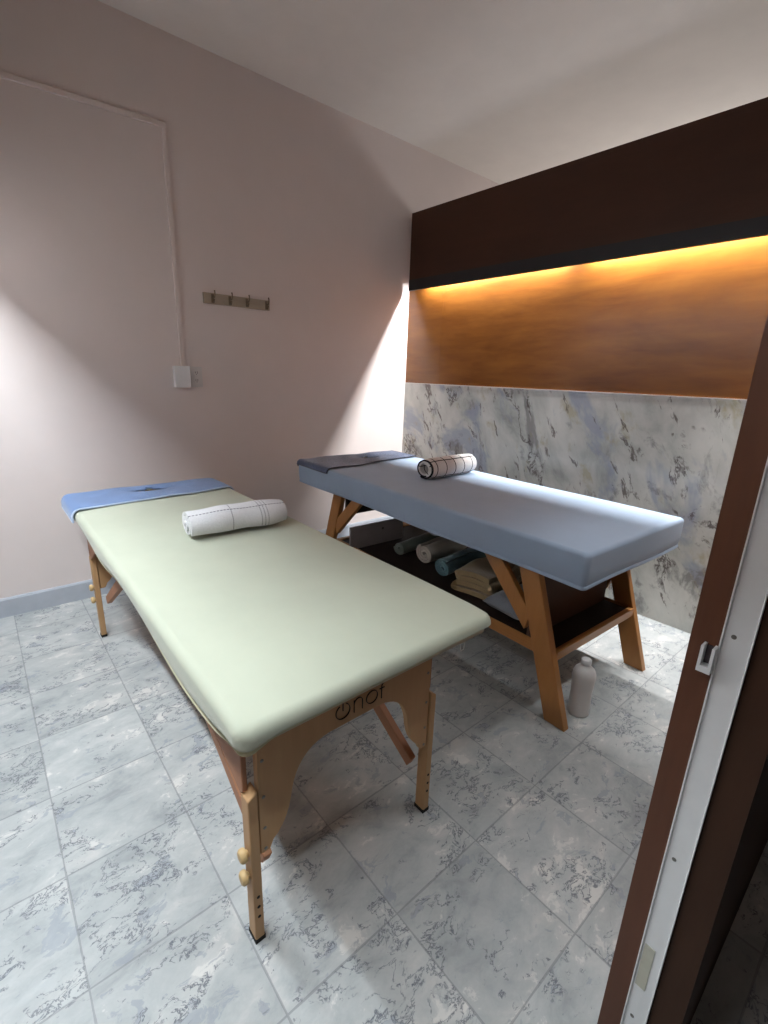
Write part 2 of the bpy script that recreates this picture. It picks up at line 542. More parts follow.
def front_strip():
    x0, x1, yv = -1.90, -.10, -2.712
    o = struct(obj('trim_5', box_bm(x0, x1, yv - .012, yv, 2.005, PT - .005, .001, 1), VALW))
    obj('black_profile', box_bm(x0, x1, yv - .0135, yv + .0015, 1.930, 2.0045, .0015, 1), BLACKALU, o)
    struct(obj('trim_6', box_bm(x0, x1, YF + .0005, yv - .0125, PT - .02, PT - .006), VALW))
    t = empty('led_strip', ((x0 + x1) / 2, -2.760, 1.985))
    L = (x1 - x0) / 2 - .01
    obj('channel', box_bm(-L, L, -.009, .009, .003, .011, .001, 1), WHITEALU, t)
    obj('diffuser', box_bm(-L, L, -.006, .006, .0, .003, .001, 1), LED, t)
    tag(t, 'led strip behind the valance on the inside of the door wall', 'light')
    ld = bpy.data.lights.new('strip_glow', 'AREA')
    ld.shape = 'RECTANGLE'; ld.size = 2 * L - .01; ld.size_y = .02; ld.energy = 10; ld.color = (.90, .97, 1)
    lo = link(bpy.data.objects.new('strip_glow', ld)); lo.parent = t; lo.location = (0, 0, -.003)
front_strip()

# door wall with its opening
struct(obj('wall_front', box_bm(JX + .02, 0, YO + .012, YF - .012, 0, PT), VALW))
fr = struct(empty('door_1', (JX, YF, 0)))
tag(obj('inner_facing', box_bm(.02, 1.96, -.012, 0, 0, PT), PANELW, fr), 'plywood facing on the room side')
tag(obj('outer_facing', box_bm(.0, 1.975, YO - YF, YO - YF + .012, 0, PT, .001, 1), OUTERW, fr), 'dark glossy plywood facing on the corridor side')
obj('jamb_board', box_bm(0, .02, -.0395, 0, 0, PT, .0015, 1), JAMBW, fr)
tag(obj('outer_board', box_bm(.003, .02, YO - YF + .012, -.0725, 0, PT, .001, 1), OUTERW, fr), 'dark brown board of the jamb')
ch = obj('strike_channel', prism([(-.006, -.0375), (-.006, -.0395), (-.002, -.0405), (-.002, -.0725), (-.004, -.0735), (-.0045, -.0745), (.02, -.0745), (.02, -.0375)], 'z', .0, PT), WHITEALU, fr)
tag(ch, 'white enamelled metal channel on the jamb')
# holes are dark countersunk screws
for z in (.134, .236, .298, .525, .941, 1.36, 1.75):
    obj('screw', lathe([(0, .0), (.0034, 0), (.0034, .0008), (.002, .0014), (0, .001)], 12), STEEL, ch, True, (-.002, -.0515, z), (0, -PI / 2, 0))
tag(obj('strike_plate', box_bm(-.0035, -.0019, -.060, -.043, .215, .318, .0006, 1), PLATE, ch), 'yellowed metal strike plate')
kb = bmesh.new()
box(kb, -.017, .0, -.0235, -.0195, .877, .918)
box(kb, -.017, .0, -.0375, -.0335, .877, .918)
box(kb, -.017, .0, -.0335, -.0235, .877, .887)
bevel(kb, .0015, 2)
kp = obj('latch_keeper', kb, WHITEALU, fr)
tag(kp, 'white hooked latch keeper')
obj('slot', box_bm(-.004, -.0005, -.0332, -.0238, .8875, .916), SLOT, kp)
# the other jamb, left of the camera, and the head of the opening
obj('far_jamb', box_bm(-.975, -.915, YO - YF, 0, 0, PT, .0015, 1), JAMBW, fr)
obj('head_board', box_bm(-.915, 0, YO - YF, 0, 2.16, PT, .0015, 1), JAMBW, fr)

# a globe lamp hanging in the neighbouring booth; its light comes over the partition
def globe_lamp(label, x, y, z, r, energy, col=(1, .98, .95)):
    t = empty('pendant_lamp', (x, y, ZC))
    obj('ceiling_rose', lathe([(0, -.03), (.02, -.03), (.05, -.012), (.055, 0), (0, 0)], 24), WHITEALU, t, True)
    obj('cord', box_bm(-.003, .003, -.003, .003, z + r + .02 - ZC, -.029), BLACKALU, t)
    obj('socket', lathe([(0, .0), (.03, 0), (.032, .03), (.02, .05), (0, .05)], 20), BLACKALU, t, True, (0, 0, z + r - .01 - ZC))
    n = 14
    obj('globe', lathe([(r * math.sin(PI * i / n), -r * math.cos(PI * i / n)) for i in range(n + 1)], 28), m_light('globe_glass', col, energy), t, True, (0, 0, z - ZC))
    return tag(t, label, 'light')
globe_lamp('white globe lamp hanging over the neighbouring booth behind the partition', 1.9, -1.5, 1.40, .32, 10)

# ------------------------------------------------------------------ cloth over a padded top
class Pad:
    """rounded slab; maps flat cloth coordinates onto its outside"""
    def __init__(s, hx, hy, ztop, r, R, drop, hem=None, dent=None):
        s.hx, s.hy, s.zt, s.r, s.R, s.drop = hx, hy, ztop, r, R, drop
        s.hem = hem or (lambda x, y: 1.0)
        s.dent = dent or (lambda x, y: 0.0)
        s.L = (R - r) + r * PI / 2 + drop           # reach beyond the core
        s.ax, s.ay = hx - R, hy - R
    def at(s, u, v, off=0.0, tuck=0.0):
        qx, qy = max(abs(u) - s.ax, 0), max(abs(v) - s.ay, 0)
        d = max(qx, qy)
        sx, sy = (1 if u >= 0 else -1), (1 if v >= 0 else -1)
        cx, cy = max(-s.ax, min(s.ax, u)), max(-s.ay, min(s.ay, v))
        if d < 1e-9:
            return Vector((u, v, s.zt + off - s.dent(u, v)))
        if qx >= qy: th = PI / 4 * (qy / qx); dx, dy = math.cos(th), math.sin(th)
        else: th = PI / 4 * (qx / qy); dx, dy = math.sin(th), math.cos(th)
        a0 = s.R - s.r
        if d <= a0: g, z = d, off
        elif d <= a0 + s.r * PI / 2:
            a = (d - a0) / s.r
            g, z = a0 + (s.r + off) * math.sin(a), -s.r + (s.r + off) * math.cos(a)
        else:
            k = d - a0 - s.r * PI / 2
            px, py = cx + sx * dx * s.R, cy + sy * dy * s.R
            kk = k * s.hem(px, py)
            g = s.R + off - tuck * max(0, min(1, (k / max(s.drop, 1e-6) - .55) / .45)) ** 2
            z = -s.r - kk
        x, y = cx + sx * dx * g, cy + sy * dy * g
        return Vector((x, y, s.zt + z - s.dent(x, y)))

def spaced(a, L, r, R, n_core, n_flat=3, n_arc=6, n_drop=6, drop=.1):
    t = [-a + 2 * a * i / n_core for i in range(n_core + 1)]
    ext = []
    a0 = R - r
    if a0 > 1e-6: ext += [a0 * (i + 1) / n_flat for i in range(n_flat)]
    ext += [a0 + r * PI / 2 * (i + 1) / n_arc for i in range(n_arc)]
    if drop > 0: ext += [a0 + r * PI / 2 + drop * (i + 1) / n_drop for i in range(n_drop)]
    return [-a - e for e in reversed(ext)] + t + [a + e for e in ext]

def pad_mesh(P, off=0.0, tuck=0.0, ncx=54, ncy=160, amp=0.0):
    us = spaced(P.ax, P.L, P.r, P.R, ncx, drop=P.drop)
    vs = spaced(P.ay, P.L, P.r, P.R, ncy, drop=P.drop)
    bm = bmesh.new()
    g = []
    for v in vs:
        row = []
        for u in us:
            p = P.at(u, v, off, tuck)
            if amp:
                p.z += amp * (math.sin(p.x * 13 + p.y * 5) * .5 + math.sin(p.x * 4.3 - p.y * 7.7 + 1.3) * .5)
            row.append(bm.verts.new(p))
        g.append(row)
    for j in range(len(vs) - 1):
        for i in range(len(us) - 1):
            bm.faces.new((g[j][i], g[j][i + 1], g[j + 1][i + 1], g[j + 1][i]))
    return bm, g

def hem_mesh(grid, w=.008, rr=.0045):
    """a rolled band along the cloth's free edge"""
    loop = [v.co.copy() for v in grid[0]] + [r[-1].co.copy() for r in grid[1:]] + [v.co.copy() for v in reversed(grid[-1][:-1])] + [r[0].co.copy() for r in reversed(grid[1:-1])]
    bm = bmesh.new()
    n = len(loop)
    c = sum(loop, Vector()) / n
    rings = []
    for i in range(n):
        t = (loop[(i + 1) % n] - loop[(i - 1) % n]).normalized()
        o = t.cross(Vector((0, 0, 1))).normalized()
        p = loop[i]
        prof = [(.0016, .004), (.0045, -.001), (.004, -w), (-.002, -w - .003), (-.010, -w + .001), (-.012, -.002), (-.002, .003)]
        rings.append([bm.verts.new(p + o * a + Vector((0, 0, b))) for a, b in prof])
    m = len(rings[0])
    for i in range(n):
        A, B = rings[i], rings[(i + 1) % n]
        for k in range(m):
            bm.faces.new((A[k], B[k], B[(k + 1) % m], A[(k + 1) % m]))
    bmesh.ops.recalc_face_normals(bm, faces=bm.faces[:])
    return bm

def drape(P, us, vs, off, wav=0.0, th=.005, seed=0):
    """terry towel over the pad; us: list of u; vs(u) -> (v0, v1) ; returns (body, hem) bmeshes"""
    rnd = random.Random(seed)
    ph = [rnd.random() * 6 for _ in range(4)]
    bm = bmesh.new()
    nv = 76
    lay = []
    for side in (0, 1):
        g = []
        for u in us:
            v0, v1 = vs(u)
            row = []
            for j in range(nv + 1):
                v = v0 + (v1 - v0) * j / nv
                o = off + th * side
                o += wav * (1 + math.sin(u * 17 + v * 9 + ph[0])) * .5 + wav * .5 * (1 + math.sin(u * 31 - v * 23 + ph[1])) * .5
                row.append(bm.verts.new(P.at(u, v, o)))
            g.append(row)
        lay.append(g)
    A, B = lay
    nu = len(us)
    for i in range(nu - 1):
        for j in range(nv):
            bm.faces.new((B[i][j], B[i + 1][j], B[i + 1][j + 1], B[i][j + 1]))
            bm.faces.new((A[i][j + 1], A[i + 1][j + 1], A[i + 1][j], A[i][j]))
    for i in range(nu - 1):
        bm.faces.new((A[i][0], A[i + 1][0], B[i + 1][0], B[i][0]))
        bm.faces.new((B[i][nv], B[i + 1][nv], A[i + 1][nv], A[i][nv]))
    for j in range(nv):
        bm.faces.new((A[0][j + 1], A[0][j], B[0][j], B[0][j + 1]))
        bm.faces.new((A[-1][j], A[-1][j + 1], B[-1][j + 1], B[-1][j]))
    mid = lambda i, j: (A[i][j].co + B[i][j].co) / 2
    front = [mid(i, 0) for i in range(nu)]
    left = [mid(0, j) for j in range(nv + 1)]
    right = [mid(nu - 1, j) for j in range(nv + 1)]
    hb = bmesh.new()
    path = list(reversed(left)) + front[1:] + right[1:]
    add_tube(hb, path, th * .72, 7)
    return bm, hb

def cut_hole(bm, test):
    dead = [f for f in bm.faces if test(*f.calc_center_median()[:2])]
    bmesh.ops.delete(bm, geom=dead, context='FACES')

def ellipse(cx, cy, a, b):
    return lambda x, y: ((x - cx) / a) ** 2 + ((y - cy) / b) ** 2 < 1

def slit(cx, cy, a, b, ph=0.0):
    def f(x, y):
        u = (x - cx) / a
        if abs(u) >= 1: return False
        m = .25 * b * math.sin(u * 5 + ph)
        return abs(y - cy - m) < b * (1 - abs(u) ** 1.3) * (1 + .28 * math.sin(u * 11 + ph))
    return f

def lin(a, b, n): return [a + (b - a) * i / n for i in range(n + 1)]

# ------------------------------------------------------------------ green portable massage table
gt = empty('massage_table', (-2.129, -1.318, 0))
tag(gt, 'portable beech massage table with pale green fitted sheet, nearest the doorway', 'massage table')
def gdent(x, y):
    d = (x / .10) ** 2 + ((y - .885) / .045) ** 2
    sag = .006 * (max(0, -.875 - y) / .11) ** 2          # the padding thins towards the near end
    return .014 * math.exp(-d * 1.2) + sag
def ghem(x, y):
    # slack of the elastic hem, in units of the plain drop
    side = 1.1 + .06 * math.sin(y * 11 + x * 4)
    if x < 0:
        side += 1.0 * math.exp(-((y - .20) / .22) ** 2) + 1.7 * math.exp(-((y + .66) / .28) ** 2)
    else:
        side += 1.0 * math.exp(-((y - .1) / .4) ** 2)
    end = .22 + .24 * math.cos(x * 8.0 + .6) + .08 * math.sin(x * 21)
    k = max(0, min(1, (-.84 - y) / .135))
    if x < 0: end += 1.25 * math.exp(-((x + .364) / .06) ** 2)
    k = k * k * (3 - 2 * k)
    return side * (1 - k) + end * k
GP = Pad(.360, .985, .683, .022, .036, .026, ghem, gdent)
bm, grid = pad_mesh(GP, 0, .012, amp=.0016)
hb = hem_mesh(grid)
cut_hole(bm, ellipse(0, .885, .090, .046))
sh = obj('fitted_sheet', bm, GREENS, gt, True)
tag(sh, 'pale green fitted sheet')
tag(obj('elastic_hem', hb, GREENHEM, sh, True), 'rolled hem, tinted yellowish as if light shone through it')
md = lambda x, y: gdent(x, y) + .002
MP = Pad(.350, .972, .680, .020, .034, .022, None, md)
bm, _ = pad_mesh(MP, 0, 0)
cut_hole(bm, ellipse(0, .885, .095, .052))
tag(obj('mattress', bm, VINYL, gt, True), 'cream padded mattress under the sheet')
fb = bmesh.new()
box(fb, -.315, -.293, -.835, .82, .565, .612); box(fb, .293, .315, -.835, .82, .565, .612)
box(fb, -.293, .293, -.835, -.813, .565, .612); box(fb, -.293, .293, .798, .82, .565, .612)
obj('frame_rail', fb, BEECH, gt)
obj('deck_board', box_bm(-.335, .335, -.93, .93, .612, .626, .002, 1), BEECH, gt)

def smooth_arc(p0, p1, p2, n=8):
    return [((1 - t) ** 2 * p0[0] + 2 * t * (1 - t) * p1[0] + t * t * p2[0], (1 - t) ** 2 * p0[1] + 2 * t * (1 - t) * p1[1] + t * t * p2[1]) for t in [i / n for i in range(n + 1)]]

def end_frame(sy, ypl, logo):
    """sy=-1: the near end (faces -y); the frame sits at y=ypl"""
    cx = -.026
    y0, y1 = sorted((ypl, ypl - sy * .018))
    R_ = [(.259, .611), (.259, .25), (.236, .25)]
    R_ += smooth_arc((.226, .272), (.186, .30), (.176, .385), 6)
    R_ += smooth_arc((.172, .40), (.150, .474), (.075, .478), 8)
    L_ = [(-a, b) for a, b in reversed(R_)]
    pts = [(cx + a, b) for a, b in R_ + L_]
    pnl = obj('end_panel', prism(pts, 'y', y0, y1, .002, 1), BEECH, gt)
    for s in (-1, 1):
        for z in (.50, .405, .32, .262):
            o = obj('screw', screw_bm(.0042, .0015), STEEL, pnl, True, (cx + s * .247, ypl + sy * .0005, z), (PI / 2 * -sy, 0, 0))
        xa, xb = sorted((cx + s * .261, cx + s * .284))
        ya, yb = sorted((ypl + sy * .004, ypl - sy * .032))
        lg = obj('leg', prism([(xa, .006), (xb, .006), (xb, .415), (xa, .432)] if s > 0 else [(xa, .006), (xb, .006), (xb, .432), (xa, .415)], 'y', ya, yb, .003, 2), BEECH, gt)
        obj('rubber_foot', box_bm(xa - .001, xb + .001, ya - .001, yb + .001, 0, .012, .003, 2), RUBBER, lg)
        for z in (.262, .198):
            if s < 0:
                k = lathe([(0, 0), (.008, 0), (.009, .003), (.0155, .005), (.0165, .009), (.0160, .015), (.012, .019), (0, .020)], 9, 'x')
                obj('knob', k, KNOBW, lg, True, (xa, (ya + yb) / 2, z), (0, 0, PI))
            else:
                k = lathe([(0, 0), (.0065, 0), (.0065, .003), (.004, .005), (0, .005)], 12, 'x')
                obj('bolt', k, STEEL, lg, True, (xb, (ya + yb) / 2, z))
        for z in (.08, .11, .14):
            obj('bolt_hole', lathe([(0, 0), (.004, 0), (.004, .0008), (0, .001)], 10, 'y'), INK, lg, False, ((xa + xb) / 2, ypl + sy * .0042, z), (0, 0, 0 if sy > 0 else PI))
        # strut from the leg's inner face up to the deck
        xs = cx + s * .232
        yb0 = ypl - sy * .020
        pts = [(yb0 - sy * .002, .205), (yb0 - sy * .018, .172), (yb0 - sy * .63, .545), (yb0 - sy * .63, .585), (yb0 - sy * .60, .585)]
        tag(obj('strut', prism(pts, 'x', xs - .011, xs + .011, .002, 1), BEECHRED, gt), 'reddish wooden strut')
        # bracket along the side
        pts = [(ypl - sy * .020, .425), (ypl - sy * .035, .41), (ypl - sy * .30, .55), (ypl - sy * .30, .575), (ypl - sy * .020, .575)]
        xq = cx + s * .272
        tag(obj('corner_bracket', prism(pts, 'x', min(xq, xq + s * .012), max(xq, xq + s * .012), .002, 1), BEECHRED, gt), 'reddish wooden corner bracket')
    return pnl

near = end_frame(-1, -.879, True)
end_frame(1, .825, False)

# the word on the end panel: a ring with a short bar, n, o, f
def stroke(bm, pts, w, y):
    add_tube(bm, [(p[0], y, p[1]) for p in pts], w, 8, .35)
lx0, lz0, ly = -.066, .519, -.8795
wb = bmesh.new()
ring = [(lx0 + .0200 * math.sin(a), lz0 + .0200 * math.cos(a)) for a in [math.radians(28 + 304 * i / 30) for i in range(31)]]
stroke(wb, ring, .0029, ly)
stroke(wb, [(lx0, lz0 + .0215), (lx0, lz0 + .002)], .0029, ly)
nx = lx0 + .033
nl = [(nx, lz0 - .0195), (nx, lz0 + .014)]
stroke(wb, nl, .0029, ly)
arch = [(nx, lz0 + .003)] + [(nx + .0125 - .0125 * math.cos(a), lz0 + .004 + .0125 * math.sin(a)) for a in [PI * i / 10 for i in range(11)]] + [(nx + .025, lz0 - .0195)]
stroke(wb, arch, .0029, ly)
ox = nx + .0545
add_tube(wb, [(ox + .0175 * math.cos(a), ly, lz0 - .001 + .0175 * math.sin(a)) for a in [2 * PI * i / 28 for i in range(28)]], .0029, 8, .35, True)
fx = ox + .031
fp = [(fx, lz0 - .0195), (fx, lz0 + .016)] + [(fx + .009 - .009 * math.cos(a), lz0 + .016 + .009 * math.sin(a)) for a in [PI * .62 * i / 6 for i in range(1, 7)]]
stroke(wb, fp, .0029, ly)
stroke(wb, [(fx - .007, lz0 + .010), (fx + .009, lz0 + .010)], .0026, ly)
tag(obj('printed_word', wb, INK, near, True), 'black printed lettering with a ring-shaped first letter')
# clear clip that hangs from the hem
cb = bmesh.new()
add_tube(cb, [(.262, -.945, .635), (.263, -.948, .600), (.266, -.948, .586), (.277, -.948, .586), (.280, -.948, .600), (.279, -.945, .635)], .0016, 6)
box(cb, .264, .278, -.951, -.946, .612, .632)
tag(obj('sheet_clip', cb, PLASTIC, gt), 'small pale wire clip')

# blue terry towel over the head end
bb_, hb_ = drape(GP, lin(-.364 - .026, .364 + .050, 84), lambda u: (.985 - .345 + .085 * (u + .36) / .72 - .008 * math.sin(u * 7), .985 + .040), .003, .003, .006, 3)
cut_hole(bb_, slit(-.005, .885, .088, .034, .4))
tw = empty('towel', (-2.129, -1.318, 0))
tag(tw, 'bright blue terry towel laid across the head end of the green table', 'towel')
obj('towel_cloth', bb_, T_BLUE, tw, True)
tag(obj('hem', hb_, T_BLUEHEM, tw, True), 'lighter blue hem')

# ------------------------------------------------------------------ rolled towels
def roll_bm(L, R, turns=3.2, th=.009, flat=.86, ext=(0.0, 0.0), rough=.0, seed=1, start=0.0, ny=22, r0=None):
    """spiral of cloth about local x, resting on z=0; UV = (metres along the roll, metres round it)"""
    rnd = random.Random(seed)
    ph = [rnd.random() * 6.28 for _ in range(6)]
    bm = bmesh.new()
    uvl = bm.loops.layers.uv.new('UVMap')
    n = int(turns * 34)
    r0 = r0 if r0 is not None else max(.006, R - turns * th * 1.5)
    sec = []
    arc = 0.0
    prev = None
    for i in range(n + 1):
        f = i / n
        a = start - (1 - f) * turns * 2 * PI
        r = r0 + (R - th / 2 - r0) * f
        y, z = r * math.cos(a), r * math.sin(a)
        if prev: arc += math.hypot(y - prev[0], z - prev[1])
        prev = (y, z)
        sec.append((math.cos(a), math.sin(a), r, arc, f))
    tot = arc
    def pos(xf, s, side):
        ca, sa, r, ar, f = s
        rr = r + (th * .47 if side else -th * .47)
        x0 = -L / 2 - ext[0] * max(0, 1 - f * 1.6)
        x1 = L / 2 + ext[1] * max(0, 1 - f * 1.6)
        x = x0 + (x1 - x0) * xf
        w = rough * (math.sin(x * 38 + ph[0]) * .5 + math.sin(x * 21 + ph[1] + 2 * math.atan2(sa, ca)) * .5) * (.3 + .7 * f)
        e = .006 * (abs(2 * xf - 1) ** 6) * f
        rr = rr + w - e
        y, z = ca * rr, sa * rr
        z *= flat
        if z < -R * flat * .86: z = -R * flat * .86 + (z + R * flat * .86) * .25
        return (x, y, z + R * flat * .92)
    G = [[[bm.verts.new(pos(j / ny, s, side)) for j in range(ny + 1)] for s in sec] for side in (0, 1)]
    def face(vs, uvs):
        fc = bm.faces.new(vs)
        for lp, uv in zip(fc.loops, uvs): lp[uvl].uv = uv
    for i in range(n):
        for j in range(ny):
            ua, ub = L * j / ny, L * (j + 1) / ny
            va, vb = sec[i][3] - tot, sec[i + 1][3] - tot
            B, A = G[1], G[0]
            face((B[i][j], B[i][j + 1], B[i + 1][j + 1], B[i + 1][j]), ((ua, va), (ub, va), (ub, vb), (ua, vb)))
            face((A[i + 1][j], A[i + 1][j + 1], A[i][j + 1], A[i][j]), ((ua, vb), (ub, vb), (ub, va), (ua, va)))
        for j, s in ((0, 1), (ny, -1)):
            q = (G[0][i][j], G[1][i][j], G[1][i + 1][j], G[0][i + 1][j])
            u = L * j / ny
            uv = ((u, sec[i][3] - tot), (u, sec[i][3] - tot), (u, sec[i + 1][3] - tot), (u, sec[i + 1][3] - tot))
            if s < 0: q, uv = q[::-1], uv[::-1]
            face(q, uv)
    for i in (0, n):
        for j in range(ny):
            face((G[0][i][j], G[0][i][j + 1], G[1][i][j + 1], G[1][i][j]), ((0, 0),) * 4)
    bmesh.ops.recalc_face_normals(bm, faces=bm.faces[:])
    return bm

def roll(label, x, y, z, rz, L, R, mat, cat='towel', group=None, **kw):
    o = obj('rolled_towel', roll_bm(L, R, **kw), mat, None, True, (x, y, z), (0, 0, rz))
    return tag(o, label, cat, group)

roll('rolled white towel with thin dashed grey lines, on the green table', -2.035, -1.265, .6835, math.radians(-3), .370, .071, T_DASH,
     turns=2.6, th=.016, flat=.80, ext=(.008, 0), rough=.005, seed=5, start=math.radians(215))

# ------------------------------------------------------------------ blue wooden massage bed
RB = math.radians(-2.16)
bt = empty('massage_bed', (-.8515, -1.324, 0), RB)
tag(bt, 'orange pine massage bed with light blue fitted sheet and low shelf beside marble wall', 'massage bed')
def bdent(x, y):
    d = ((x - .072) / .09) ** 2 + ((y - .86) / .045) ** 2
    return .014 * math.exp(-d * 1.2)
BP = Pad(.394, .995, .735, .016, .022, .108, lambda x, y: 1 + .03 * math.sin(x * 9 + y * 6), bdent)
bm, grid = pad_mesh(BP, 0, .006, amp=.0008)
hb = hem_mesh(grid, .008)
cut_hole(bm, ellipse(.072, .85, .095, .060))
sh = obj('fitted_sheet', bm, BLUES, bt, True)
tag(sh, 'light blue fitted sheet')
obj('sheet_hem', hb, BLUES, sh, True)
MP = Pad(.384, .985, .732, .018, .030, .098, None, lambda x, y: bdent(x, y) + .002)
bm, _ = pad_mesh(MP)
cut_hole(bm, ellipse(.072, .85, .10, .066))
tag(obj('mattress', bm, VINYL, bt, True), 'padded mattress under the sheet')
obj('deck_board', box_bm(-.355, .355, -.95, .95, .590, .606, .002, 1), DARKSHELF, bt)
fb = bmesh.new()
for s in (-1, 1):
    box(fb, *sorted((s * .25, s * .226)), -.68, .56, .553, .589)
box(fb, -.282, .282, -.70, -.678, .553, .589); box(fb, -.300, .282, .56, .582, .462, .589)
tag(obj('frame_rail', fb, DARKSHELF, bt), 'dark rails under the top')

def slant_board(y_top, y_bot, z_top, z_bot, w, x0, x1, flat_bot=True):
    d = Vector((y_bot - y_top, z_bot - z_top)).normalized()
    hw = w / 2 / max(.2, abs(d.y))
    return prism([(y_top - hw, z_top), (y_top + hw, z_top), (y_bot + hw, z_bot), (y_bot - hw, z_bot)], 'x', x0, x1, .003, 2)

for s in (-1, 1):
    xa, xb = sorted((s * .343, s * .310))
    obj('leg', slant_board(-.742, -.938, .589, 0, .084, xa, xb), ORANGEW, bt)
    obj('leg', slant_board(.600, .790, .589, 0, .084, xa, xb), ORANGEW, bt)
    # braces lie in the same plane between the legs and the top
    bq = bmesh.new()
    nb = prism([(-.705, .375), (-.602, .589), (-.512, .589), (-.712, .300)] if False else [(-.512, .589), (-.606, .589), (-.7735, .405), (-.752, .330)], 'x', xa + .003, xb - .003, .002, 1)
    obj('brace', nb, ORANGEW, bt)
    fbm = prism([(.36, .589), (.45, .589), (.632, .415), (.615, .335)], 'x', xa + .003, xb - .003, .002, 1)
    obj('brace', fbm, ORANGEW, bt)
# shelf with its edge rails
shf = obj('shelf', box_bm(-.306, .306, -.868, .64, .262, .276, .001, 1), DARKSHELF, bt)
tag(shf, 'dark brown low shelf')
for s in (-1, 1):
    obj('shelf_rail', box_bm(*sorted((s * .3095, s * .285)), -.868, .665, .262 - .024, .262, .002, 1), ORANGEH, bt)
    obj('shelf_rail', box_bm(*sorted((s * .3095, s * .3065)), -.868, .64, .2625, .290, .001, 1), ORANGEH, bt)
obj('shelf_rail', box_bm(-.3095, .3095, -.892, -.869, .250, .285, .002, 1), ORANGEH, bt)
obj('shelf_rail', box_bm(-.3095, .3095, .641, .664, .250, .285, .002, 1), ORANGEH, bt)
tag(obj('end_panel', box_bm(-.300, .300, -.756, -.742, .277, .528, .002, 1), BROWNBOARD, bt), 'brown fibreboard panel above the shelf')

eb = prism([(-.340, .2905), (-.3045, .2905), (-.3045, .2765), (.058, .2765), (.066, .285)] + [(.066 - .05 + .05 * math.cos(a), .365 + .05 * math.sin(a)) for a in [PI / 2 * i / 6 for i in range(7)]] + [(-.340, .415)], 'y', .462, .476, .0015, 1)
eo = obj('end_panel', eb, m_plain('mauve_grey_board', (.27, .24, .235), .6, .3, var=.08, sc=8), bt)
tag(eo, 'low grey board with one rounded corner at the far end of the shelf')
obj('hole', lathe([(0, 0), (.008, 0), (.008, .0006), (0, .0008)], 14, 'y'), SLOT, eo, False, (-.10, .4618, .372), (0, 0, PI))

# slate towel on the head end of the bed
bb_, hb_ = drape(BP, lin(-.394 - .012, .394 - .02, 84), lambda u: (.995 - .375 + .10 * (u + .39) / .78 + .012 * math.sin(u * 9), .995 + .03), .003, .004, .006, 8)
cut_hole(bb_, slit(.072, .85, .085, .046, 2.0))
tw = empty('towel', (-.8515, -1.324, 0), RB)
tag(tw, 'dark slate-blue towel spread over the far end of the blue bed', 'towel')
obj('towel_cloth', bb_, T_SLATE, tw, True)
tag(obj('hem', hb_, T_SLATEHEM, tw, True), 'darker hem')

roll('rolled white towel with black grid check, on the blue bed', -.725, -1.165, .7355, math.radians(2), .385, .071, T_GRID,
     turns=2.6, th=.010, flat=.88, rough=.0015, seed=2, start=math.radians(300))

# ------------------------------------------------------------------ things on the shelf
ZS = .2765
G1 = 'rolled towels on the low shelf'
def on_shelf(x, y): return x, y
roll('grey-green rolled towel on the low shelf, farthest of the front row', -.83, -1.06, ZS, math.radians(6), .33, .050, T_SAGE, group=G1, turns=2.6, th=.012, flat=.9, rough=.004, seed=11)
roll('off-white rolled towel on the low shelf between the grey-green and teal rolls', -.80, -1.245, ZS, math.radians(4), .34, .066, T_OFF, group=G1, turns=2.7, th=.014, flat=.97, rough=.004, seed=12, start=1)
roll('teal rolled towel on the low shelf beside the beige pile', -.84, -1.43, ZS, math.radians(3), .36, .058, T_TEAL, group=G1, turns=2.7, th=.013, flat=.92, rough=.004, seed=13, start=2)
roll('pale grey rolled towel lying behind and above the grey-green roll', -.68, -1.145, ZS + .098, math.radians(10), .24, .046, T_GREY, group=G1, turns=2.2, th=.012, flat=.9, rough=.004, seed=14)

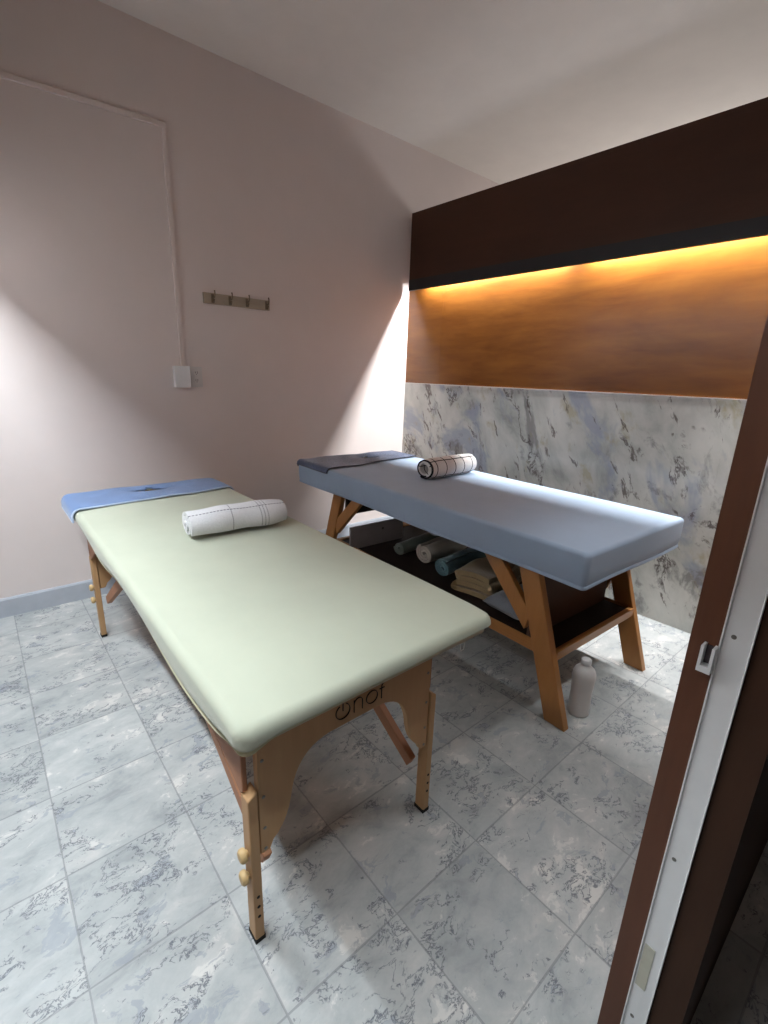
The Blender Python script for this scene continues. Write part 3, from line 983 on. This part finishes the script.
def folded_cloth(L, W, layers, th, seed, amp=.006):
    """a towel folded in zigzag layers, crumpled"""
    rnd = random.Random(seed)
    bm = bmesh.new()
    path = []
    z = 0
    for k in range(layers):
        ins = rnd.uniform(0, .02)
        ys = lin(-W / 2 + ins, W / 2 - ins, 12)
        if k % 2: ys = ys[::-1]
        for y in ys: path.append((y, z))
        if k < layers - 1:
            ye = ys[-1]
            s = 1 if ye > 0 else -1
            for a in (30, 60, 90, 120, 150):
                path.append((ye + s * th * .55 * math.sin(math.radians(a)), z + th * .55 * (1 - math.cos(math.radians(a)))))
        z += th * 1.1
    ph = [rnd.random() * 6 for _ in range(5)]
    nx = 24
    def P(i, f, side):
        y, zz = path[i]
        a = path[max(0, i - 1)]; b = path[min(len(path) - 1, i + 1)]
        ty, tz = b[0] - a[0], b[1] - a[1]
        l = math.hypot(ty, tz) or 1
        ny_, nz_ = -tz / l, ty / l
        o = th * .45 * (1 if side else -1)
        x = (f - .5) * L + .012 * math.sin(zz * 160 + ph[3])
        w = amp * (math.sin(x * 27 + ph[0] + y * 12) + math.sin(x * 15 - y * 22 + ph[1])) * (.3 + zz * 8)
        return (x, y + ny_ * o + amp * math.sin(x * 20 + ph[2]), max(0.0, zz + nz_ * o + th * .5 + w))
    G = [[[bm.verts.new(P(i, j / nx, s)) for j in range(nx + 1)] for i in range(len(path))] for s in (0, 1)]
    for i in range(len(path) - 1):
        for j in range(nx):
            bm.faces.new((G[1][i][j], G[1][i][j + 1], G[1][i + 1][j + 1], G[1][i + 1][j]))
            bm.faces.new((G[0][i + 1][j], G[0][i + 1][j + 1], G[0][i][j + 1], G[0][i][j]))
        for j in (0, nx):
            bm.faces.new((G[0][i][j], G[1][i][j], G[1][i + 1][j], G[0][i + 1][j]))
    for i in (0, len(path) - 1):
        for j in range(nx):
            bm.faces.new((G[0][i][j], G[0][i][j + 1], G[1][i][j + 1], G[1][i][j]))
    bmesh.ops.recalc_face_normals(bm, faces=bm.faces[:])
    return bm
o = obj('folded_towel', folded_cloth(.40, .19, 4, .027, 21, .0065), T_BEIGE, None, True, (-.87, -1.66, ZS), (0, 0, math.radians(8)))
tag(o, 'crumpled folded beige towel on the low shelf', 'towel')

def pillow_bm(hx, hy, hz, n=22):
    bm = bmesh.new()
    G = []
    for s in (1, -1):
        g = []
        for j in range(n + 1):
            row = []
            for i in range(n + 1):
                a, b = -1 + 2 * i / n, -1 + 2 * j / n
                edge = (i in (0, n) or j in (0, n))
                if s < 0 and edge:
                    row.append(G[0][j][i]); continue
                k = (1 - a ** 4) * (1 - b ** 4)
                z = hz * k ** .55 * (1 if s > 0 else -.92) + .004 * math.sin(a * 6 + b * 3) * k
                pinch = 1 - .07 * (abs(b) ** 2) * (1 - abs(a)) 
                row.append(bm.verts.new((hx * a * (1 - .05 * (1 - b * b) * a * a), hy * b * (1 - .05 * (1 - a * a) * b * b), z + hz)))
            g.append(row)
        G.append(g)
    for s, g in enumerate(G):
        for j in range(n):
            for i in range(n):
                q = (g[j][i], g[j][i + 1], g[j + 1][i + 1], g[j + 1][i])
                if s: q = q[::-1]
                try: bm.faces.new(q)
                except ValueError: pass
    bmesh.ops.recalc_face_normals(bm, faces=bm.faces[:])
    return bm
o = obj('small_pillow', pillow_bm(.155, .105, .042), T_BGREY, None, True, (-.985, -1.905, ZS), (0, 0, math.radians(-4)))
tag(o, 'blue-grey small pillow on the low shelf behind the front leg', 'pillow')
c = empty('small_jar', (-1.115, -2.045, ZS))
obj('jar_body', lathe([(0, 0), (.017, 0), (.020, .003), (.020, .040), (.016, .046), (.014, .048), (0, .048)], 20), PLASTIC, c, True)
obj('jar_lid', lathe([(0, .048), (.0165, .048), (.0165, .060), (.015, .062), (0, .062)], 20), PLASTIC2, c, True)
tag(c, 'small white jar on the low shelf, mostly hidden by the front leg', 'jar')

# white bottle on the floor
b = empty('plastic_bottle', (-1.078, -2.266, 0))
obj('bottle_body', lathe([(0, .004), (.030, .004), (.036, 0), (.0395, .004), (.0405, .012), (.0400, .05), (.0395, .10), (.0415, .145), (.0435, .165), (.0430, .182), (.037, .200), (.026, .212), (.018, .218), (.0165, .224), (0, .224)], 36), BOTTLE, b, True)
obj('bottle_cap', lathe([(0, .223), (.0185, .223), (.0195, .226), (.0195, .240), (.017, .244), (.008, .245), (0, .245)], 24), PLASTIC, b, True)
tag(b, 'white plastic bottle standing on the floor by the blue bed', 'bottle')

# ------------------------------------------------------------------ on the pink wall
# cable trunking
def trunk_bm():
    bm = bmesh.new()
    pts = [(XL + .001, 2.433), (-1.787, 2.4595)]
    w = .024
    box_pts = lambda a, b, c, d: None
    v = []
    for y in (0, -.013):
        v.append([bm.verts.new((x, y - .0003, z)) for x, z in ((XL + .001, 2.433), (-1.7875, 2.4595), (-1.7615, 2.4600), (-1.7615, 2.4860), (XL + .001, 2.457))])
    n = 5
    bm.faces.new(v[0]); bm.faces.new(v[1][::-1])
    for i in range(n):
        bm.faces.new((v[0][i], v[1][i], v[1][(i + 1) % n], v[0][(i + 1) % n]))
    bmesh.ops.recalc_face_normals(bm, faces=bm.faces[:])
    bevel(bm, .003, 2)
    return bm
tr = empty('cable_trunking', (0, 0, 0))
obj('horizontal_run', trunk_bm(), TRUNK, tr)
obj('vertical_run', box_bm(-1.7855, -1.7625, -.0135, -.0003, 1.292, 2.4595, .003, 2), TRUNK, tr)
tag(tr, 'pale cable trunking that runs along the pink wall and down to the switch box', 'cable trunking')
sw = empty('switch_box', (-1.791, 0, 1.232))
obj('back_box', box_bm(-.041, .041, -.034, -.0003, -.058, .058, .004, 3), PLASTIC, sw)
sp = obj('face_plate', box_bm(-.043, .043, -.040, -.0345, -.060, .060, .0035, 3), PLASTIC, sw)
tag(sw, 'raised white switch box at the foot of the trunking', 'switch')
so = empty('wall_socket', (-1.702, 0, 1.233))
pl = obj('face_plate', box_bm(-.034, .034, -.008, -.0003, -.058, .058, .003, 3), PLASTIC2, so)
for z in (.022, -.022):
    rc = obj('outlet', lathe([(0, 0), (.0165, 0), (.0155, .0022), (0, .0022)], 24, 'y'), PLASTIC2, so, True, (0, -.0078, z), (0, 0, PI))
    for dx, h in ((-.0055, .007), (.0055, .0055)):
        obj('slot', box_bm(dx - .0012, dx + .0012, .0018, .0027, -h + .003, h + .003), SLOT, rc)
    obj('slot', lathe([(0, 0), (.0024, 0), (.0024, .0008), (0, .0008)], 10, 'y'), SLOT, rc, False, (0, .0019, -.0075))
tag(so, 'flat double wall socket just right of the switch box', 'socket')

hk = empty('coat_rack', (-1.421, 0, 1.676))
rb = obj('backboard', box_bm(-.208, .208, -.016, .0, -.029, .029, .004, 3), RAIL, hk)
for x in (-.156, -.052, .056, .185):
    hb = bmesh.new()
    add_tube(hb, [(0, -.016, .012), (0, -.028, .002), (0, -.046, .004), (0, -.054, .016), (0, -.054, .030), (0, -.050, .040)], [.004, .0042, .004, .0038, .0038, .0048], 8)
    add_tube(hb, [(0, -.016, -.008), (0, -.022, -.018), (0, -.034, -.022), (0, -.041, -.012), (0, -.041, -.004)], [.0038, .004, .0038, .0036, .0046], 8)
    box(hb, -.008, .008, -.0185, -.0162, -.024, .024)
    obj('hook', hb, BRONZE, hk, True, (x, 0, 0))
tag(hk, 'small wooden coat rack with four metal hooks on the pink wall', 'coat rack')

# ------------------------------------------------------------------ camera
cam = bpy.data.cameras.new('camera')
co = link(bpy.data.objects.new('camera', cam))
rt = Vector((0.7617070190220315, -0.6471298409229791, 0.03202165141853546))
up = Vector((0.15730858646820778, 0.2326518462695482, 0.9597536804048966))
fw = Vector((0.6285351428487868, 0.72601383417561, -0.27901162482893954))
mt = Matrix.Identity(4)
for i in range(3):
    mt[i][0], mt[i][1], mt[i][2] = rt[i], up[i], -fw[i]
mt.translation = Vector((-2.74529999, -2.95690947, 1.281))
co.matrix_world = mt
cam.sensor_fit = 'VERTICAL'
cam.sensor_height = 24.0
cam.lens = 472.4405811767839 / 1024 * 24.0
cam.clip_start = .01
SC.camera = co

# ------------------------------------------------------------------ world and view
w = bpy.data.worlds.new('world')
SC.world = w
w.use_nodes = True
bg = w.node_tree.nodes['Background']
bg.inputs['Color'].default_value = (.72, .86, 1, 1)
bg.inputs['Strength'].default_value = .05
SC.view_settings.view_transform = 'Standard'
SC.view_settings.look = 'None'
SC.view_settings.exposure = 0.32
SC.view_settings.gamma = 1.0
SC.view_settings.use_curve_mapping = False
SC.cycles.max_bounces = 12
SC.cycles.diffuse_bounces = 8
SC.cycles.glossy_bounces = 4
SC.cycles.sample_clamp_indirect = 6.0
